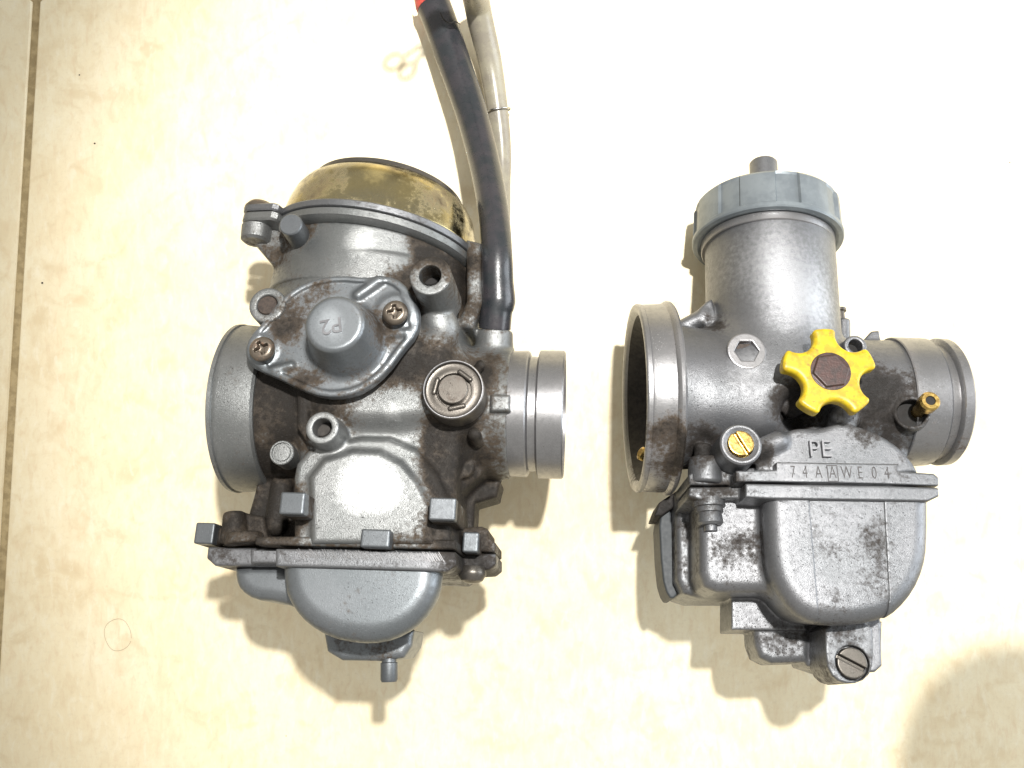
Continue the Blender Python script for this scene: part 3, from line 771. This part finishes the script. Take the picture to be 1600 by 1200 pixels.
S.ops[-1] = (Inv(S.ops[-1][0]), 0.0, -1)
Vb, Fb = S.mesh(); 
make('bowl_band', (Vb+[0, -1.0, 0], Fb), M['castR'], bowlB, Bf.grime([(1285, 880, 90, 44, .15), (1370, 850, 90, 50, .2), (1320, 800, 90, 40, .1)], .27))
# drain lug
pl = chaikin(Bf.P([(1290, 965), (1364, 965), (1366, 1035), (1356, 1060), (1330, 1070), (1304, 1062), (1290, 1035)], 40), 1)
S = Solid(1.0).add(Prism(pl, -30, 40, 2.5)); c = L(1332, 1036, 40); S.cut(Cyl(c-Z*12, c+Z*5, 24*fz(40), rd=.5)); S.add(Cyl(c-Z*40, c-Z*9, 24*fz(40)+1, rd=.5))
dl = make('drain_lug', S.mesh(), M['castR'], cb_, .55)
slotted(L(1332, 1036, 41), rad(-28), 21.5*fz(40), 14, M['darksteel'], 'drain_screw', dl, .35, .14, .6)
S = Solid(1.1).add(Prism(Bf.P([(1340, 965), (1376, 965), (1379, 1040), (1368, 1050), (1340, 1050)], 12), -40, 12, 3)); make('lug_back_plate', S.mesh(), M['castR'], cb_, .4)
# bowl screw under the left lug
s0 = L(1107, 780, 58)
make('bowl_screw', lathe([(0, 20), (10, 20), (11, 17), (17, 17), (18, 14.5), (21, 15), (30, 16), (33, 13), (33, 8), (40, 8), (40, 0)], s0, (0, -1, 0), 48), M['castR'], cb_, .45)
# overflow tube and clip on the far left
S = Solid(1.1).add(Prism(Bf.P([(1029, 795), (1049, 788), (1055, 860), (1064, 915), (1056, 935), (1044, 934), (1034, 900)], -50), -110, -50, 3, smooth=1))
make('overflow_tube', S.mesh(), M['darkplastic'], cb_)
S = Solid(1.1).add(Prism(Bf.P([(1022, 806), (1030, 785), (1090, 745), (1110, 760), (1066, 783), (1034, 806)], -35), -95, -35, 2.5))
make('clip_plate', S.mesh(), M['castR'], cb_, .95)

# --- cap on the slide tube
r0 = L(1198, 383, 0); ax = axis
R = 105
def capr(t, r, th):
    if r < R-6 or t < 9 or t > 59: return r
    u = (math.degrees(th)+2+95) % 45
    return r-(4.2 if u < 18 else 0.0)
ts = [-18, -18, -6]
cap = make('cap', lathe([(2, 90), (0, 99), (1, R), (3, R+1.5), (8, R+1.5), (9.5, R), (9.6, R), (56, R-1.5), (59.5, R-4), (60, R-7), (60, 40), (61, 0)], r0, ax, 360, (0, 0, 1), capr), M['cap'], cb_, None, 20)
make('cable_guide', lathe([(55, 21), (138, 20.5), (140, 19), (140, 12), (130, 11), (130, 0)], r0, ax, 48), M['castR'], cap, .22)
make('tube_lip', lathe([(-11, 88), (-11, 92.3), (-10, 93.5), (-2, 94), (0, 94), (3, 90)], r0, ax, 128), M['machined'], cb_, .1)

# --- spigots
Rb = 130
intk = make('intake_bell', xlathe(Bf, [(6, 113), (3, 116), (0, 120), (-.5, 123), (0, 126.5), (2, 128), (7, 128), (8, 126.5), (10, 127.2), (30, 128), (37, 128), (39, 130.5), (42, 132), (46, 131.5), (49, 128), (50, 98)], bc), M['machined'], cb_,
     Bf.grime([(1040, 690, 60, 34, .9), (1045, 735, 40, 34, .6), (1062, 545, 90, 22, .3), (1030, 600, 100, 40, -.1)], .2))
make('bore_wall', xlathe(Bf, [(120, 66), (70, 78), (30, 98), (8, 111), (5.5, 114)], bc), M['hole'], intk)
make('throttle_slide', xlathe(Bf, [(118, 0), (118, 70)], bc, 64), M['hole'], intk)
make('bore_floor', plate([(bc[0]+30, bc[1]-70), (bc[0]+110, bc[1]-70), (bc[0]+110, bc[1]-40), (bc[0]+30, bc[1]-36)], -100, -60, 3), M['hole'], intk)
make('brass_jet', lathe([(0, 9), (8, 9), (10, 6), (10, 0)], (bc[0]+10, bc[1]-86, 18), (-1, .3, .5), 32), M['brass'], intk)
Ro = 88
outB = make('outlet_spigot', xlathe(Bf, [(-76, 80), (-76, Ro-1), (-74.5, Ro), (-72, Ro), (-40, Ro-1), (-32, Ro-1.5), (-29, Ro-4), (-27, Ro-9), (-17, Ro-9), (-15.5, Ro-3), (-14, Ro-1.5), (-3, Ro-2), (0, Ro-5), (0, Ro-13), (-60, Ro-16)], oc), M['machined'], cb_,
     Bf.grime([(1400, 560, 80, 36, .4), (1400, 700, 50, 40, .4), (1490, 700, 50, 40, .25), (1500, 560, 50, 30, .2)], .26))
make('outlet_bore', xlathe(Bf, [(-60, 0), (-60, Ro-15.5)], oc+[.5, 0, 0], 64), M['hole'], outB)
# brass nipple
make('bore', lathe([(-3, 0), (-3, 17.4), (1, 17.4), (1.5, 0)], nbb[1]-(nbb[1]-nbb[0])*.33, nbb[1]-nbb[0], 40), M['black'], cb_)
n0, n1 = L(1430, 648, 58), L(1454, 626, 116)
make('brass_nipple', lathe([(0, 9), (40, 9), (42, 12.2), (56, 12.2), (59, 10), (59, 6), (56, 5.6), (50, 5.6), (50, 0)], n0, n1-n0, 40), M['brass'], cb_)
make('bore', lathe([(55, 5.6), (57.5, 5.5), (57.6, 0)], n0, n1-n0, 24), M['black'], cb_)
make('side_post', lathe([(0, 6), (12, 6), (13, 9), (17, 9), (18, 6), (18, 0)], L(1314, 500, -15), (0, 1, 0), 32), M['darksteel'], cb_, .2)

# --- yellow star knob on the idle screw
HK = 142
k_ = [(1300, 578)]
cxk, cyk = 1298, 580
arms = [(1297, 512), (1366, 556), (1343, 643), (1258, 634), (1228, 553)]
ctr = L(cxk, cyk, HK); q = fz(HK)
S = Solid(0.9)
S.add(Cyl(ctr-Z*20, ctr, 74*q, rd=4))
for i in range(5):
    t = rad(91+36+72*i); c_ = ctr+v3((math.cos(t), math.sin(t), 0))*74*q
    S.cut(Cyl(c_-Z*40, c_+Z*20, 26*q, rd=.5), k=7)
knob = make('star_knob', S.mesh(), M['yellow'], cb_)
s = Solid(0.8)
hp = [(ctr[0]+27*q*1.08*math.cos(rad(60*i+8)), ctr[1]+27*q*1.08*math.sin(rad(60*i+8))) for i in range(6)]
s.add(Cyl(ctr-Z*12, ctr+Z*.5, 32*q, rd=1)).add(Prism(hp, ctr[2]-4, ctr[2]+3.5, 1.6), k=1.5)
make('screw_head', s.mesh(), M['rust'], knob)
make('idle_screw_shank', lathe([(-75, 0), (-75, 13), (-20, 13), (-19, 20), (-15, 22)], ctr, Z, 32), M['darksteel'], knob, .4)

# ================================================================== HOSES
hp = [at(773, 514, 222), at(775, 486, 224), at(778, 470, 224), at(777, 440, 222), at(776, 390, 214), at(771, 330, 178), at(757, 255, 126), at(736, 175, 84), at(707, 90, 62), at(686, 30, 52), at(677, 8, 48)]
rr = [21, 21.5, 23, 21.5, 20.5, 21, 22, 23.5, 25, 25.5, 26]
bh = bpy.data.objects.new('rubber_hose', None); bh.location = Vector(hp[0])*U; col.objects.link(bh)
bh['label'] = 'thick black rubber hose curving up from the left carburettor to a torn red end'; bh['category'] = 'hose'
def hang(o, e): o.parent = e; o.matrix_parent_inverse = Matrix.Translation(-e.location)
hang(make('hose_wall', tube(hp, rr, 40, 4.0), M['rubber']), bh)
e0, e1 = hp[-2], hp[-1]; d = (e1-e0)/np.linalg.norm(e1-e0)
hang(make('torn_red_lining', tube([e1-d*3-[0, 0, 0], e1+d*5, e1+d*13], [26.3, 26.6, 24.5], 40, 6.0, 4), M['red']), bh)
cr = [at(688, 20, 89), at(694, 31, 92), at(703, 36, 95), at(712, 34, 94), at(719, 38, 90)]
hang(make('crack', tube(cr, [.7, 1.1, 1.1, 1.0, .5], 8, 0, 4), M['black']), bh)

gp = [at(786, 345, 60), at(785, 290, 30), at(784, 235, 20), at(777, 170, 22), at(765, 95, 32), at(750, 30, 62), at(744, 0, 90), at(734, -30, 160), at(716, -66, 230), at(700, -108, 290), at(696, -118, 312)]
gh = bpy.data.objects.new('vent_hose', None); gh.location = Vector(gp[0])*U; col.objects.link(gh)
gh['label'] = 'aged grey translucent tube running up behind the black hose'; gh['category'] = 'hose'
hang(make('hose_wall', tube(gp, [11, 12.5, 14.5, 16.5, 18.5, 19.5, 19.5, 17, 13, 11, 10], 40), M['clearhose']), gh)
wc = at(777, 172, 22)
ring_ = []
dd = (gp[4]-gp[2]); dd /= np.linalg.norm(dd); uu = np.cross(dd, [0, 0, 1.0]); uu /= np.linalg.norm(uu); ww = np.cross(uu, dd)
for i in range(15):
    th = rad(-60+i*20); ring_.append(wc+20*(math.cos(th)*uu+math.sin(th)*ww)-dd*(i*.25))
e_ = ring_[0]; ring_ = [e_+uu*1-dd*16+ww*4, e_+uu*5-dd*10+ww*2, e_+uu*3]+ring_
hang(make('spring_clip', tube(ring_, [1.3]*len(ring_), 10, 0, 3), M['wire']), gh)
# second clip near the hose's lifted end, its two eyed ears out to the left
E = at(702, -112, 290)
cl = [E+[0, -12, 0], E+[9, -8, 0], E+[12, 3, 0], E+[3, 11, 0], E+[-9, 8, 0], E+[-12, -3, 0]]
def eye(a, b, r):
    b = v3(b); a = v3(a); d_ = (b-a)/np.linalg.norm(b-a); n_ = np.array([-d_[1], d_[0], 0])
    return [a]+[a+(b-a)*.5]+[b+d_*r*1.3-d_*r*1.5*math.cos(t)+n_*r*math.sin(t) for t in np.linspace(0.2, 2*math.pi-.3, 12)]
ears = [tube(eye(E+[-10, 2, 0], E+[-44, -18, 0], 9.5), [2.2]*14, 8, 0, 3), tube(eye(E+[-9, -6, 0], E+[-29, -29, 0], 8.5), [2.2]*14, 8, 0, 3), tube(cl, [1.5]*6, 8, 0, 4)]
hang(make('spring_clip', join(*ears), M['wire']), gh)

# a fine hair curled into a ring on the tile
hr = [at(184+21*math.cos(t)+1.2*math.sin(3*t), 992+25*math.sin(t), .5) for t in np.linspace(.4, 6.5, 18)]
h = make('hair', tube(hr, [.28]*18, 6, 0, 3), M['hair']); h['label'] = 'fine brown hair curled in a faint ring on the tile, lower left'; h['category'] = 'hair'
# grains of dirt on the tile
rg = random.Random(3)
cr_ = []
for x, y in [(124, 117), (148, 224), (447, 1150), (1578, 254), (66, 442)]:
    p = at(x, y, .8); r = rg.uniform(.8, 1.7)
    V, F = lathe([(-r, 0), (-.4*r, r*.9), (.3*r, r), (r, 0)], p, (rg.uniform(-1, 1), rg.uniform(-1, 1), 1), 7); cr_.append((V, F))
d = make('dirt_specks', join(*cr_), M['brown']); d['kind'] = 'stuff'; d['label'] = 'tiny dark dirt specks scattered over the cream tile'
# added unseen blocker beyond the lower right edge, shaped to cast a person's shadow
sl = make('shadow_blocker', tube([v3((508, 42, 1000)), v3((525, 22, 1000)), v3((560, -16, 1000)), v3((620, -80, 1005)), v3((760, -230, 1020)), v3((950, -420, 1050))], [20, 75, 118, 140, 145, 150], 32), M['shadow_blocker'])
sl['label'] = 'blue sleeve of the photographer held just outside the lower right of the frame'; sl['category'] = 'shadow_blocker'
